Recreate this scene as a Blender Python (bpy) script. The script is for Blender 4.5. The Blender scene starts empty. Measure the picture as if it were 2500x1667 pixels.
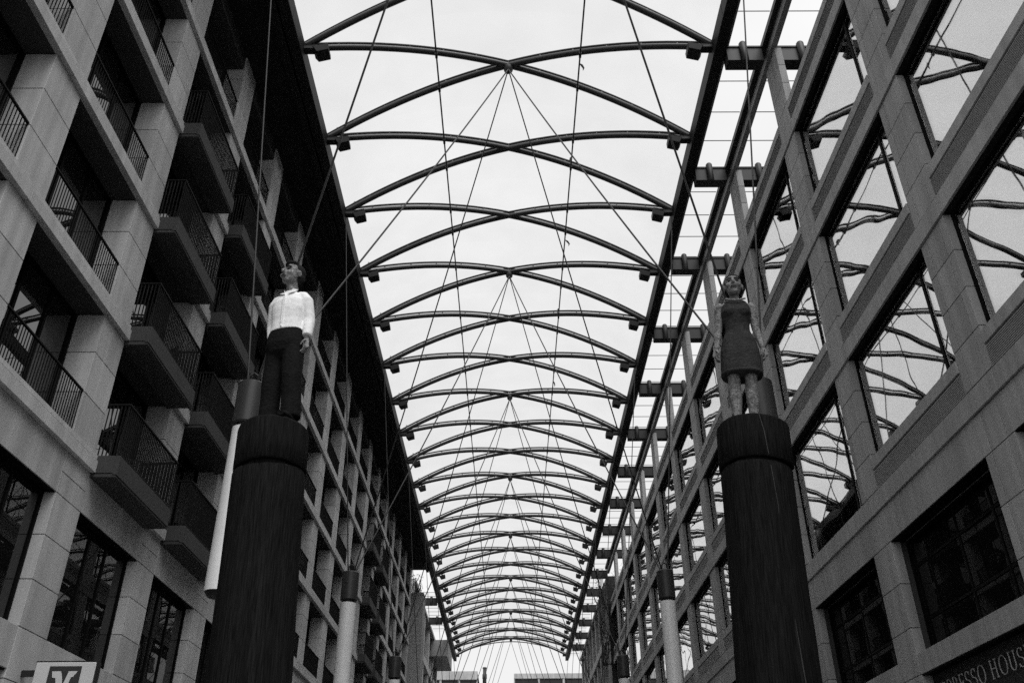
import bpy, bmesh, math, random
from mathutils import Vector, Matrix, noise as mnoise
random.seed(7)
SC = bpy.context.scene
COL = SC.collection
PI = math.pi
GZ = -1.6                      # the camera stands at the origin, the pavement 1.6 m below it

# ------------------------------------------------------------------ camera
cd = bpy.data.cameras.new("camera")
cd.sensor_width = 36.0
cd.lens = 30.97
cd.clip_start = 0.1
cd.clip_end = 2000
cam = bpy.data.objects.new("camera", cd)
COL.objects.link(cam)
cx = Vector((0.99998586, 0.0, -0.00531815))
cu = Vector((0.00454164, -0.52029327, 0.85397558))
cb = Vector((-0.002767, -0.85398765, -0.52028591))
cam.matrix_world = Matrix(((cx.x, cu.x, cb.x, 0), (cx.y, cu.y, cb.y, 0), (cx.z, cu.z, cb.z, 0), (0, 0, 0, 1)))
SC.camera = cam

# ------------------------------------------------------------------ sky, sun, exposure (overcast, seen in black and white)
SUN_EL, SUN_AZ = math.radians(60), math.radians(155)
w = bpy.data.worlds.new("World")
SC.world = w
w.use_nodes = True
nt = w.node_tree
nt.nodes.clear()
sky = nt.nodes.new("ShaderNodeTexSky")
sky.sky_type = 'NISHITA'
sky.sun_disc = False
sky.sun_elevation = SUN_EL
sky.sun_rotation = SUN_AZ
sky.dust_density = 6.0
sky.air_density = 1.0
bw = nt.nodes.new("ShaderNodeRGBToBW")
cl = nt.nodes.new("ShaderNodeMix"); cl.data_type = 'FLOAT'
cl.inputs[0].default_value = 0.8            # thick cloud: most of the blue-sky gradient is gone
cl.inputs[3].default_value = 8.2
noi = nt.nodes.new("ShaderNodeTexNoise"); noi.inputs['Scale'].default_value = 2.2; noi.inputs['Detail'].default_value = 4
mr = nt.nodes.new("ShaderNodeMapRange"); mr.inputs[1].default_value = 0.3; mr.inputs[2].default_value = 0.7
mr.inputs[3].default_value = 0.88; mr.inputs[4].default_value = 1.10
mul = nt.nodes.new("ShaderNodeMath"); mul.operation = 'MULTIPLY'
bg = nt.nodes.new("ShaderNodeBackground"); bg.inputs['Strength'].default_value = 0.10
wo = nt.nodes.new("ShaderNodeOutputWorld")
L = nt.links.new
L(sky.outputs[0], bw.inputs[0]); L(bw.outputs[0], cl.inputs[2])
L(noi.outputs['Fac'], mr.inputs[0]); L(cl.outputs[0], mul.inputs[0]); L(mr.outputs[0], mul.inputs[1])
L(mul.outputs[0], bg.inputs['Color']); L(bg.outputs[0], wo.inputs['Surface'])
sd = bpy.data.lights.new("sun", 'SUN')
sd.energy = 1.5
sd.angle = math.radians(40)
so = bpy.data.objects.new("sun", sd)
COL.objects.link(so)
d = Vector((math.sin(SUN_AZ) * math.cos(SUN_EL), math.cos(SUN_AZ) * math.cos(SUN_EL), math.sin(SUN_EL)))
so.rotation_euler = d.to_track_quat('Z', 'Y').to_euler()
so.location = (0, 20, 60)
vs = SC.view_settings
vs.view_transform = 'Standard'
vs.look = 'None'
vs.exposure = 0.48
vs.gamma = 1.0
SC.cycles.use_denoising = False          # the photograph is grainy film
SC.cycles.max_bounces = 6
SC.cycles.transparent_max_bounces = 10
SC.cycles.caustics_reflective = False
SC.cycles.caustics_refractive = False

# ------------------------------------------------------------------ materials (all grey: the photograph is black and white)
def new_mat(name):
    m = bpy.data.materials.new(name)
    m.use_nodes = True
    t = m.node_tree
    b = t.nodes['Principled BSDF']
    return m, t, b

def surf(name, val, rough=0.7, metal=0.0, var=0.12, scale=1.3, fine=40.0, fvar=0.10, bump=0.0, streak=0.0, rnd=0.06, spec=0.4, bscale=None, coords='world', stretch=(1, 1, 1)):
    m, t, b = new_mat(name)
    n, l = t.nodes, t.links.new
    if coords == 'world':
        pos = n.new("ShaderNodeNewGeometry").outputs['Position']
    else:
        pos = n.new("ShaderNodeTexCoord").outputs['Object']
    mp = n.new("ShaderNodeMapping"); mp.inputs['Scale'].default_value = stretch
    l(pos, mp.inputs[0]); p = mp.outputs[0]
    a = n.new("ShaderNodeTexNoise"); a.inputs['Scale'].default_value = scale; a.inputs['Detail'].default_value = 5
    f = n.new("ShaderNodeTexNoise"); f.inputs['Scale'].default_value = fine; f.inputs['Detail'].default_value = 3
    l(p, a.inputs['Vector']); l(p, f.inputs['Vector'])
    def rng(src, amt, lo=0.3, hi=0.7):
        r = n.new("ShaderNodeMapRange")
        r.inputs[1].default_value = lo; r.inputs[2].default_value = hi
        r.inputs[3].default_value = 1 - amt; r.inputs[4].default_value = 1 + amt
        l(src, r.inputs[0]); return r.outputs[0]
    def times(x, y):
        k = n.new("ShaderNodeMath"); k.operation = 'MULTIPLY'
        l(x, k.inputs[0]); l(y, k.inputs[1]); return k.outputs[0]
    v = times(rng(a.outputs['Fac'], var), rng(f.outputs['Fac'], fvar))
    if streak:
        mp2 = n.new("ShaderNodeMapping"); mp2.inputs['Scale'].default_value = (2.2, 2.2, 0.12)
        l(pos, mp2.inputs[0])
        s = n.new("ShaderNodeTexNoise"); s.inputs['Scale'].default_value = 1.6; s.inputs['Detail'].default_value = 4
        l(mp2.outputs[0], s.inputs['Vector'])
        v = times(v, rng(s.outputs['Fac'], streak))
    if rnd:
        oi = n.new("ShaderNodeObjectInfo")
        v = times(v, rng(oi.outputs['Random'], rnd, 0, 1))
    k = n.new("ShaderNodeMath"); k.operation = 'MULTIPLY'; k.inputs[1].default_value = val
    l(v, k.inputs[0])
    l(k.outputs[0], b.inputs['Base Color'])
    b.inputs['Roughness'].default_value = rough
    b.inputs['Metallic'].default_value = metal
    b.inputs['Specular IOR Level'].default_value = spec
    if bump:
        bs = n.new("ShaderNodeTexNoise"); bs.inputs['Scale'].default_value = bscale or fine; bs.inputs['Detail'].default_value = 4
        l(p, bs.inputs['Vector'])
        bn = n.new("ShaderNodeBump"); bn.inputs['Strength'].default_value = bump; bn.inputs['Distance'].default_value = 0.02
        l(bs.outputs['Fac'], bn.inputs['Height']); l(bn.outputs[0], b.inputs['Normal'])
    return m

def glass(name, refl, dark, wave, wscale=0.6, rough=0.0, graze=0.3, see=0.0):
    """window pane: coated glass that mirrors the street; wavy like real float glass"""
    m, t, b = new_mat(name)
    n, l = t.nodes, t.links.new
    n.remove(b)
    out = n['Material Output']
    gl = n.new("ShaderNodeBsdfGlossy"); gl.inputs['Color'].default_value = (1, 1, 1, 1); gl.inputs['Roughness'].default_value = rough
    di = n.new("ShaderNodeBsdfDiffuse"); di.inputs['Color'].default_value = (dark, dark, dark, 1)
    lw = n.new("ShaderNodeFresnel"); lw.inputs['IOR'].default_value = 1.5
    r = n.new("ShaderNodeMapRange"); r.inputs[1].default_value = 0.04; r.inputs[2].default_value = 0.5
    r.inputs[3].default_value = refl; r.inputs[4].default_value = min(1.0, refl + graze)
    l(lw.outputs[0], r.inputs[0])
    if see:
        n.remove(di); di = n.new("ShaderNodeBsdfTransparent"); di.inputs['Color'].default_value = (see, see, see, 1)
    mx = n.new("ShaderNodeMixShader")
    l(r.outputs[0], mx.inputs[0]); l(di.outputs[0], mx.inputs[1]); l(gl.outputs[0], mx.inputs[2])
    if wave:
        g = n.new("ShaderNodeNewGeometry"); oi = n.new("ShaderNodeObjectInfo")
        mp = n.new("ShaderNodeMapping"); mp.inputs['Scale'].default_value = (1, 0.55, 1.0)
        l(g.outputs['Position'], mp.inputs[0])
        ns = n.new("ShaderNodeTexNoise"); ns.noise_dimensions = '4D'
        ns.inputs['Scale'].default_value = wscale; ns.inputs['Detail'].default_value = 1.0
        l(mp.outputs[0], ns.inputs['Vector'])
        k = n.new("ShaderNodeMath"); k.operation = 'MULTIPLY'; k.inputs[1].default_value = 40
        l(oi.outputs['Random'], k.inputs[0]); l(k.outputs[0], ns.inputs['W'])
        bn = n.new("ShaderNodeBump"); bn.inputs['Strength'].default_value = 1.0; bn.inputs['Distance'].default_value = wave
        l(ns.outputs['Fac'], bn.inputs['Height']); l(bn.outputs[0], gl.inputs['Normal'])
    l(mx.outputs[0], out.inputs['Surface'])
    return m

def see_through(name, tr, diff, dval=0.8, gloss=0.0, pattern=False):
    m, t, b = new_mat(name)
    n, l = t.nodes, t.links.new
    n.remove(b)
    out = n['Material Output']
    a = n.new("ShaderNodeBsdfTransparent"); a.inputs['Color'].default_value = (tr, tr, tr, 1)
    c = n.new("ShaderNodeBsdfTranslucent"); c.inputs['Color'].default_value = (dval, dval, dval, 1)
    mx = n.new("ShaderNodeMixShader"); mx.inputs[0].default_value = diff
    l(a.outputs[0], mx.inputs[1]); l(c.outputs[0], mx.inputs[2])
    if pattern:                      # woven / printed membrane: faint cloudiness along the weave
        g = n.new("ShaderNodeNewGeometry")
        ns = n.new("ShaderNodeTexNoise"); ns.inputs['Scale'].default_value = 0.5; ns.inputs['Detail'].default_value = 6
        l(g.outputs['Position'], ns.inputs['Vector'])
        r = n.new("ShaderNodeMapRange"); r.inputs[1].default_value = 0.3; r.inputs[2].default_value = 0.7
        r.inputs[3].default_value = tr * 0.95; r.inputs[4].default_value = min(1, tr * 1.05)
        l(ns.outputs['Fac'], r.inputs[0]); l(r.outputs[0], a.inputs['Color'])
    last = mx
    if gloss:
        gl = n.new("ShaderNodeBsdfGlossy"); gl.inputs['Roughness'].default_value = 0.02
        m2 = n.new("ShaderNodeMixShader"); m2.inputs[0].default_value = gloss
        l(mx.outputs[0], m2.inputs[1]); l(gl.outputs[0], m2.inputs[2]); last = m2
    l(last.outputs[0], out.inputs['Surface'])
    return m

M = {}
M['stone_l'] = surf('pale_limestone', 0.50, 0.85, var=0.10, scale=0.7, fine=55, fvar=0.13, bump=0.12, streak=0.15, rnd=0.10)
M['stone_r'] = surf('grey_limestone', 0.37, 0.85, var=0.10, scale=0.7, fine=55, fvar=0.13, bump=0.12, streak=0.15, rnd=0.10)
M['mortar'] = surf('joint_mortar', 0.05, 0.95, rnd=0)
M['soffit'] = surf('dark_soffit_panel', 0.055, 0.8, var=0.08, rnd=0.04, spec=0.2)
M['eave_and_shade'] = surf('eave_board', 0.022, 0.85, var=0.15, rnd=0, spec=0.1)  # eave boards; also painted-in shade under the right-hand rails
M['balcony'] = surf('grey_balcony_render', 0.05, 0.85, var=0.10, bump=0.1, rnd=0.05)
M['metal'] = surf('black_painted_steel', 0.020, 0.5, var=0.15, rnd=0.1, spec=0.3)
M['rail'] = surf('railing_steel', 0.010, 0.6, var=0.1, rnd=0, spec=0.1)
M['steel_grey'] = surf('grey_painted_steel', 0.24, 0.5, var=0.1, rnd=0.05)  # plain mid grey for the top rails and right-hand flanges
M['arch'] = surf('arch_steel', 0.028, 0.35, var=0.15, rnd=0.1, spec=0.6)
M['cable'] = surf('steel_cable', 0.03, 0.45, var=0.1, rnd=0)
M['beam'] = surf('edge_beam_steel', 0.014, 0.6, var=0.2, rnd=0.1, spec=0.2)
M['white'] = surf('white_lacquer', 0.82, 0.35, var=0.05, rnd=0.03, fvar=0.03, streak=0.05)
M['cap'] = surf('dark_cap_steel', 0.035, 0.4, var=0.1, rnd=0.05)
M['louvre'] = surf('louvre_metal', 0.26, 0.6, var=0.08, rnd=0.05)
M['frame'] = surf('window_frame', 0.005, 0.6, var=0.1, rnd=0.05, spec=0.06)
M['frame_g'] = surf('grey_window_frame', 0.05, 0.5, var=0.1, rnd=0.05)
M['glass_r'] = glass('mirror_coated_glass', 0.46, 0.03, 0.009, 0.6, graze=0.28, see=0.85)
M['glass_l'] = glass('dark_window_glass', 0.16, 0.008, 0.008, 0.6, graze=0.15)
M['glass_g'] = glass('ground_window_glass', 0.07, 0.008, 0.008, 0.6, graze=0.12)
M['glass_s'] = glass('shop_glass', 0.035, 0.006, 0.006, 0.6, graze=0.06)
M['membrane'] = see_through('roof_membrane', 0.77, 0.32, 0.62, pattern=True)
M['clear'] = see_through('clear_roof_glass', 0.96, 0.0, gloss=0.0)
M['wood'] = surf('dark_weathered_trunk', 0.011, 0.95, var=0.25, scale=1.6, fine=14, fvar=0.55, bump=1.0, bscale=9, rnd=0, coords='object', stretch=(5.5, 5.5, 0.28), spec=0.05)
M['shirt'] = surf('white_painted_wood', 0.80, 0.8, var=0.06, scale=9, fine=30, fvar=0.08, bump=0.35, bscale=14, rnd=0, coords='object')
M['skin'] = surf('skin_painted_wood', 0.19, 0.8, var=0.5, scale=13, fine=42, fvar=0.45, bump=0.8, bscale=34, rnd=0, coords='object', spec=0.15)
M['trouser'] = surf('black_painted_wood', 0.010, 0.85, var=0.2, scale=9, fine=40, fvar=0.25, bump=0.8, bscale=30, rnd=0, coords='object', spec=0.05)
M['dress'] = surf('dark_painted_wood', 0.036, 0.85, var=0.2, scale=9, fine=40, fvar=0.25, bump=0.9, bscale=30, rnd=0, coords='object', spec=0.05)
M['hair'] = surf('hair_painted_wood', 0.02, 0.85, var=0.2, fine=60, bump=0.6, rnd=0, coords='object', spec=0.05)
M['lip'] = surf('dark_feature_paint', 0.04, 0.8, rnd=0, coords='object', spec=0.05)
M['signface'] = surf('white_sign_face', 0.62, 0.5, var=0.04, rnd=0, fvar=0.04)
M['signdark'] = surf('dark_sign_print', 0.035, 0.5, var=0.05, rnd=0)
M['letter'] = surf('pale_metal_letters', 0.42, 0.45, var=0.05, rnd=0)
M['signband'] = surf('black_sign_board', 0.014, 0.6, var=0.1, rnd=0)
M['curtain'] = surf('sheer_curtain', 0.75, 0.9, var=0.05, rnd=0.1, fvar=0.05, spec=0.1)
M['paving'] = surf('street_paving', 0.16, 0.85, var=0.15, scale=0.4, fine=12, rnd=0)
M['farwall'] = surf('far_render', 0.40, 0.85, var=0.10, scale=0.3, fine=3, rnd=0, streak=0.2)
M['fardark'] = surf('far_recess', 0.06, 0.8, rnd=0)
M['leaf'] = surf('leaf', 0.045, 0.7, var=0.4, rnd=0)
M['bark'] = surf('bark', 0.03, 0.9, rnd=0)

def brick_mat():
    m, t, b = new_mat('brown_brick')
    n, l = t.nodes, t.links.new
    g = n.new("ShaderNodeNewGeometry")
    sp = n.new("ShaderNodeSeparateXYZ"); l(g.outputs['Position'], sp.inputs[0])
    ad = n.new("ShaderNodeMath"); ad.operation = 'ADD'; l(sp.outputs[0], ad.inputs[0]); l(sp.outputs[1], ad.inputs[1])
    cb_ = n.new("ShaderNodeCombineXYZ"); l(ad.outputs[0], cb_.inputs[0]); l(sp.outputs[2], cb_.inputs[1])
    br = n.new("ShaderNodeTexBrick")
    br.inputs['Color1'].default_value = (0.32, 0.32, 0.32, 1); br.inputs['Color2'].default_value = (0.42, 0.42, 0.42, 1)
    br.inputs['Mortar'].default_value = (0.14, 0.14, 0.14, 1)
    br.inputs['Scale'].default_value = 1.0; br.inputs['Mortar Size'].default_value = 0.018
    br.inputs['Brick Width'].default_value = 0.30; br.inputs['Row Height'].default_value = 0.12
    l(cb_.outputs[0], br.inputs['Vector']); l(br.outputs['Color'], b.inputs['Base Color'])
    bn = n.new("ShaderNodeBump"); bn.inputs['Strength'].default_value = 0.6; bn.inputs['Distance'].default_value = 0.03; bn.invert = True
    l(br.outputs['Fac'], bn.inputs['Height']); l(bn.outputs[0], b.inputs['Normal'])
    b.inputs['Roughness'].default_value = 0.9
    return m
M['brick'] = brick_mat()

# ------------------------------------------------------------------ helpers
def tag(o, label=None, cat=None, group=None, kind=None):
    if label: o['label'] = label
    if cat: o['category'] = cat
    if group: o['group'] = group
    if kind: o['kind'] = kind
    return o

def empty(name, loc=(0, 0, 0), label=None, cat=None, group=None):
    o = bpy.data.objects.new(name, None)
    o.empty_display_size = 0.3
    COL.objects.link(o)
    o.location = loc
    return tag(o, label, cat, group)

def link(name, me, parent=None, loc=(0, 0, 0), rot=(0, 0, 0)):
    o = bpy.data.objects.new(name, me)
    COL.objects.link(o)
    o.location = loc
    o.rotation_euler = rot
    if parent is not None:
        o.parent = parent
    return o

class MB:
    """collects plain faces"""
    def __init__(s):
        s.v, s.f, s.smooth = [], [], []
    def add(s, v, f, sm=False):
        b = len(s.v)
        s.v += [tuple(p) for p in v]
        s.f += [tuple(i + b for i in q) for q in f]
        s.smooth += [sm] * len(f)
        return s
    def box(s, x0, x1, y0, y1, z0, z1):
        v = [(x0, y0, z0), (x1, y0, z0), (x1, y1, z0), (x0, y1, z0), (x0, y0, z1), (x1, y0, z1), (x1, y1, z1), (x0, y1, z1)]
        return s.add(v, [(0, 3, 2, 1), (4, 5, 6, 7), (0, 1, 5, 4), (1, 2, 6, 5), (2, 3, 7, 6), (3, 0, 4, 7)])
    def tube(s, pts, r, n=8, cap=True, sm=True):
        pts = [Vector(p) for p in pts]
        rs = r if isinstance(r, (list, tuple)) else [r] * len(pts)
        v, f = [], []
        up0 = None
        for i, p in enumerate(pts):
            t = (pts[min(i + 1, len(pts) - 1)] - pts[max(i - 1, 0)]).normalized()
            if up0 is None:
                up0 = Vector((0, 0, 1)) if abs(t.z) < 0.9 else Vector((0, 1, 0))
            a = t.cross(up0).normalized(); b = a.cross(t).normalized(); up0 = b
            rr = rs[i]
            ra, rb = rr if isinstance(rr, (list, tuple)) else (rr, rr)
            for k in range(n):
                an = 2 * PI * k / n
                v.append(p + a * (ra * math.cos(an)) + b * (rb * math.sin(an)))
        for i in range(len(pts) - 1):
            for k in range(n):
                f.append((i * n + k, i * n + (k + 1) % n, (i + 1) * n + (k + 1) % n, (i + 1) * n + k))
        s.add(v, f, sm)
        if cap:
            m = (len(pts) - 1) * n
            s.add([v[k] for k in range(n)], [tuple(range(n - 1, -1, -1))])
            s.add([v[m + k] for k in range(n)], [tuple(range(n))])
        return s
    def mesh(s, name, mat, bevel=0.0, merge=False):
        me = bpy.data.meshes.new(name)
        me.from_pydata(s.v, [], s.f)
        me.polygons.foreach_set('use_smooth', s.smooth)
        if bevel or merge:
            bm = bmesh.new(); bm.from_mesh(me)
            if merge: bmesh.ops.remove_doubles(bm, verts=bm.verts, dist=1e-4)
            bmesh.ops.recalc_face_normals(bm, faces=bm.faces)
            if bevel: bmesh.ops.bevel(bm, geom=list(bm.edges), offset=bevel, segments=1, affect='EDGES', clamp_overlap=True)
            bm.to_mesh(me); bm.free()
        me.materials.append(M[mat])
        me.update()
        return me
    def obj(s, name, mat, parent=None, bevel=0.0, merge=False, loc=(0, 0, 0)):
        return link(name, s.mesh(name, mat, bevel, merge), parent, loc)

_bc = {}
def box(name, x0, x1, y0, y1, z0, z1, mat, parent=None, bevel=0.0):
    """one box object; alike boxes share their mesh"""
    key = (round(x1 - x0, 3), round(y1 - y0, 3), round(z1 - z0, 3), mat, bevel)
    if key not in _bc:
        a, b, c = (x1 - x0) / 2, (y1 - y0) / 2, (z1 - z0) / 2
        _bc[key] = MB().box(-a, a, -b, b, -c, c).mesh(name, mat, bevel)
    return link(name, _bc[key], parent, ((x0 + x1) / 2, (y0 + y1) / 2, (z0 + z1) / 2))

ORD = ['first', 'second', 'third', 'fourth', 'fifth', 'sixth', 'seventh', 'eighth', 'ninth', 'tenth', 'eleventh', 'twelfth', 'thirteenth',
       'fourteenth', 'fifteenth', 'sixteenth', 'seventeenth', 'eighteenth', 'nineteenth', 'twentieth', 'twenty-first', 'twenty-second',
       'twenty-third', 'twenty-fourth', 'twenty-fifth', 'twenty-sixth', 'twenty-seventh', 'twenty-eighth']

# ------------------------------------------------------------------ ground
g = MB()
g.add([(-400, -200, GZ), (400, -200, GZ), (400, 600, GZ), (-400, 600, GZ)], [(0, 1, 2, 3)])
tag(g.obj('pavement', 'paving'), 'pale paved pedestrian street between the two facades', kind='structure')

# ------------------------------------------------------------------ left apartment building
XL = -10.0
PIT = 4.93
Y0 = 19.55
S0, SH = 8.30, 3.68                              # first string course, storey height
left = empty('apartment_building', (XL, 40, GZ), 'pale stone apartment building with railings and grey balconies along the left side', 'building')
LP = left
def rel(o, par):                                  # parent while keeping world place (parents are never rotated)
    o.parent = par
    o.location = o.location - par.location
    return o
def lbox(name, *a, **k):
    par = k.pop('parent', left)
    o = box(name, *a, **k)
    return rel(o, par)
def sub(name, *a, parent, root=left, **k):        # a sub-part: parent is a part of root
    o = box(name, *a, **k)
    o.parent = parent
    o.location = o.location - parent.location - root.location
    return o

OPEN = list(range(-4, 14))                        # openings, opening o starts at Y0 + PIT * o
BALC = {0, 1, 8, 9}
def oy(o): return Y0 + PIT * o, Y0 + PIT * o + 3.68
# body behind the facade
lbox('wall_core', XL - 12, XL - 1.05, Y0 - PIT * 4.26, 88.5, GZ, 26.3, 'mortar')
joined = MB()
for o in range(-4, 15):                           # pier before opening o
    ya, yb = Y0 + PIT * o - 1.25, Y0 + PIT * o
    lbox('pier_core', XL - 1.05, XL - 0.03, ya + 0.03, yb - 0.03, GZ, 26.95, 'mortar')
    zs = []
    for s in range(5):
        z0 = S0 + SH * s + 0.45
        z1 = S0 + SH * (s + 1) if s < 4 else 26.95
        n = 3
        for i in range(n):
            zs.append((z0 + (z1 - z0) * i / n, z0 + (z1 - z0) * (i + 1) / n))
    zs += [(7.33, 7.82), (7.82, S0)]
    for i in range(3): zs.append((4.44 + 2.89 * i / 3, 4.44 + 2.89 * (i + 1) / 3))
    for i in range(6): zs.append((GZ + 6.04 * i / 6, GZ + 6.04 * (i + 1) / 6))
    for (z0, z1) in zs:
        if -2 <= o <= 8:
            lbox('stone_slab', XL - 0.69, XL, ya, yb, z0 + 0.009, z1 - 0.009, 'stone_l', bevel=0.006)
        else:
            joined.box(XL - 0.69, XL, ya, yb, z0 + 0.009, z1 - 0.009)
o_ = joined.obj('stone_slabs', 'stone_l'); tag(o_, kind='stuff'); rel(o_, left)

# railings: bars between two rails
def railing_mesh(name, length, h, step=0.105, back=None):
    b = MB()
    n = int(length / step)
    for i in range(n + 1):
        y = length * i / n
        b.box(-0.011, 0.011, y - 0.006, y + 0.006, 0.03, h)
    b.box(-0.03, 0.03, -0.01, length + 0.01, h, h + 0.035)
    b.box(-0.022, 0.022, -0.01, length + 0.01, 0.0, 0.03)
    return b.mesh(name, 'rail')
RAIL = railing_mesh('railing', 3.64, 1.08)

def balcony_rail_mesh():
    b = MB()
    W, D, H = 3.62, 0.98, 1.36
    n = 34
    for i in range(n + 1):
        y = W * i / n
        b.box(D - 0.017, D + 0.017, y - 0.007, y + 0.007, 0, H)
    for i in range(10):
        x = D * i / 10
        b.box(x - 0.008, x + 0.008, -0.02, 0.02, 0, H)
        b.box(x - 0.008, x + 0.008, W - 0.02, W + 0.02, 0, H)
    b.box(D - 0.03, D + 0.03, -0.03, W + 0.03, H, H + 0.04)
    b.box(0, D - 0.031, -0.03, 0.03, H, H + 0.04); b.box(0, D - 0.031, W - 0.03, W + 0.03, H, H + 0.04)
    b.box(D - 0.024, D + 0.024, 0.0, W, 0.06, 0.09)
    return b.mesh('railing', 'rail')
BRAIL = balcony_rail_mesh()

def frame_mesh(name, w_, h_, bars_y, bars_z, t=0.07, d=0.09, mat='frame'):
    b = MB()
    b.box(0, d, 0, t, 0, h_); b.box(0, d, w_ - t, w_, 0, h_)
    b.box(0, d, t, w_ - t, 0, t); b.box(0, d, t, w_ - t, h_ - t, h_)
    for y in bars_y: b.box(0.002, d - 0.002, y - t / 2, y + t / 2, t, h_ - t)
    for z in bars_z: b.box(0.005, d - 0.005, t, w_ - t, z - t / 2, z + t / 2)
    return b.mesh(name, mat)
WH = SH - 0.47
LFR = frame_mesh('window', 3.66, WH, [1.22, 2.44], [], 0.09)
LFRT = frame_mesh('window', 3.66, 26.3 - (S0 + SH * 4 + 0.45) - 0.02, [1.22, 2.44], [], 0.09)
GFR = frame_mesh('window', 3.62, 2.86, [1.3, 2.3], [], 0.08)
# string courses (each a run of slabs) and soffits
for o in OPEN:
    ya, yb = oy(o)
    for s in range(5):
        z = S0 + SH * s
        if not (o in BALC and s < 4):
            # one length of string course per bay, from mid-pier to mid-pier, cut short beside a balcony
            y0 = ya - 0.625 if (o - 1 not in BALC or s == 4) else ya - 1.25
            y1 = yb + 0.625 if (o + 1 not in BALC or s == 4) else yb + 1.25
            lbox('string_course', XL - 0.05, XL + 0.12, y0 + 0.004, y1 - 0.004, z, z + 0.30, 'stone_l', bevel=0.008)
            lbox('string_course', XL - 0.05, XL + 0.08, y0 + 0.004, y1 - 0.004, z + 0.335, z + 0.45, 'stone_l', bevel=0.006)
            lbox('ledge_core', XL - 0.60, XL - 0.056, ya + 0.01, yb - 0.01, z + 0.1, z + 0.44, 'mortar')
        elif o == 0 or o == 8:
            pass
        else:
            # short length on the pier between two balconies
            lbox('string_course', XL - 0.05, XL + 0.12, ya - 1.24, ya - 0.01, z, z + 0.30, 'stone_l', bevel=0.008)
            lbox('string_course', XL - 0.05, XL + 0.08, ya - 1.24, ya - 0.01, z + 0.335, z + 0.45, 'stone_l', bevel=0.006)
        # ceiling of the recess below this course and floor slab
        if s > 0:
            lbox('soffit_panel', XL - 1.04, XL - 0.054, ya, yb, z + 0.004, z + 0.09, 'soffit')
        # window wall
        zz = z + 0.46
        me = LFR if s < 4 else LFRT
        hh = WH if s < 4 else 26.3 - (S0 + SH * 4 + 0.45) - 0.02
        wdw = rel(link('window', me, None, (XL - 0.80, ya + 0.01, zz)), left)
        for q in range(3):
            sub('pane', XL - 0.77, XL - 0.755, ya + 0.105 + q * 1.22, ya + 1.18 + q * 1.22, zz + 0.09, zz + hh - 0.09, 'glass_l', parent=wdw)
        if o in BALC and s < 4:
            zb = z - 0.10
            b = rel(link('balcony', MB().box(0, 0.70, 0.0, 3.64, 0.0, 0.10).mesh('balcony', 'balcony', 0.01), None, (XL - 0.10, ya + 0.02, zb)), left)
            c = link('fascia', MB().box(0.62, 0.72, -0.02, 3.66, 0.06, 0.55).box(0.0, 0.619, -0.02, 0.06, 0.101, 0.55).box(0.0, 0.619, 3.58, 3.66, 0.101, 0.55).mesh('fascia', 'balcony', 0.008), b)
            fl = link('floor_slab', MB().box(-0.75, 0.615, 0.065, 3.575, 0.12, 0.42).mesh('floor_slab', 'soffit'), b)
            r = link('railing', BRAIL, b, (-0.34, 0.01, 0.55))
        else:
            rel(link('railing', RAIL, None, (XL - 0.05, ya + 0.02, z + 0.455)), left)
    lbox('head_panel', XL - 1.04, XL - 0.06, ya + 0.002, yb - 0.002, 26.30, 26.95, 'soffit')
    # band under the first course, head of the big windows
    lbox('stone_slab', XL - 0.5, XL - 0.004, ya + 0.002, yb - 0.002, 7.34, S0 - 0.006, 'stone_l', bevel=0.006)
    wd = rel(link('window', GFR, None, (XL - 0.34, ya + 0.03, 4.45)), left)
    for q, (a, b) in enumerate(((0.08, 1.26), (1.34, 2.26), (2.34, 3.54))):
        sub('pane', XL - 0.30, XL - 0.285, ya + 0.03 + a + 0.005, ya + 0.03 + b - 0.005, 4.535, 7.225, 'glass_g', parent=wd)
    lbox('lintel', XL - 0.36, XL - 0.03, ya + 0.004, yb - 0.004, 7.315, 7.338, 'frame')
    lbox('stone_slab', XL - 0.5, XL - 0.004, ya + 0.002, ya + 1.83, 3.62, 4.435, 'stone_l', bevel=0.006)
    lbox('stone_slab', XL - 0.5, XL - 0.004, ya + 1.85, yb - 0.002, 3.62, 4.435, 'stone_l', bevel=0.006)
    lbox('shop_window', XL - 0.45, XL - 0.43, ya + 0.01, yb - 0.01, GZ, 3.6, 'glass_s')
    lbox('lintel', XL - 0.42, XL - 0.05, ya + 0.004, yb - 0.004, 3.585, 3.615, 'frame')
def balcony_chair(x, y, z, rz, label):
    root = empty('balcony_chair', (x, y, z), label, 'chair')
    root.rotation_euler = (0, 0, rz)
    MB().box(-0.22, 0.22, -0.22, 0.22, 0.43, 0.46).obj('seat', 'metal', root)
    b = MB()
    for i in range(5): b.box(-0.19 + i * 0.09, -0.15 + i * 0.09, 0.20, 0.225, 0.50, 0.90)
    b.box(-0.22, 0.22, 0.198, 0.228, 0.88, 0.93); b.obj('backrest', 'metal', root)
    for sx in (-0.2, 0.2):
        for sy in (-0.2, 0.2): MB().box(sx - 0.015, sx + 0.015, sy - 0.015, sy + 0.015, 0, 0.43).obj('leg', 'metal', root)
balcony_chair(XL + 0.1, Y0 + 1.9, S0 + 0.33, 0.5, 'dark folding chair on the lowest near balcony of the left building')
balcony_chair(XL + 0.1, Y0 + 2.3, S0 + SH + 0.33, -0.6, 'dark folding chair on the second lowest near balcony of the left building')
balcony_chair(XL + 0.1, Y0 + 1.7, S0 + 2 * SH + 0.33, 0.9, 'dark folding chair on the third lowest near balcony of the left building')
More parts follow.
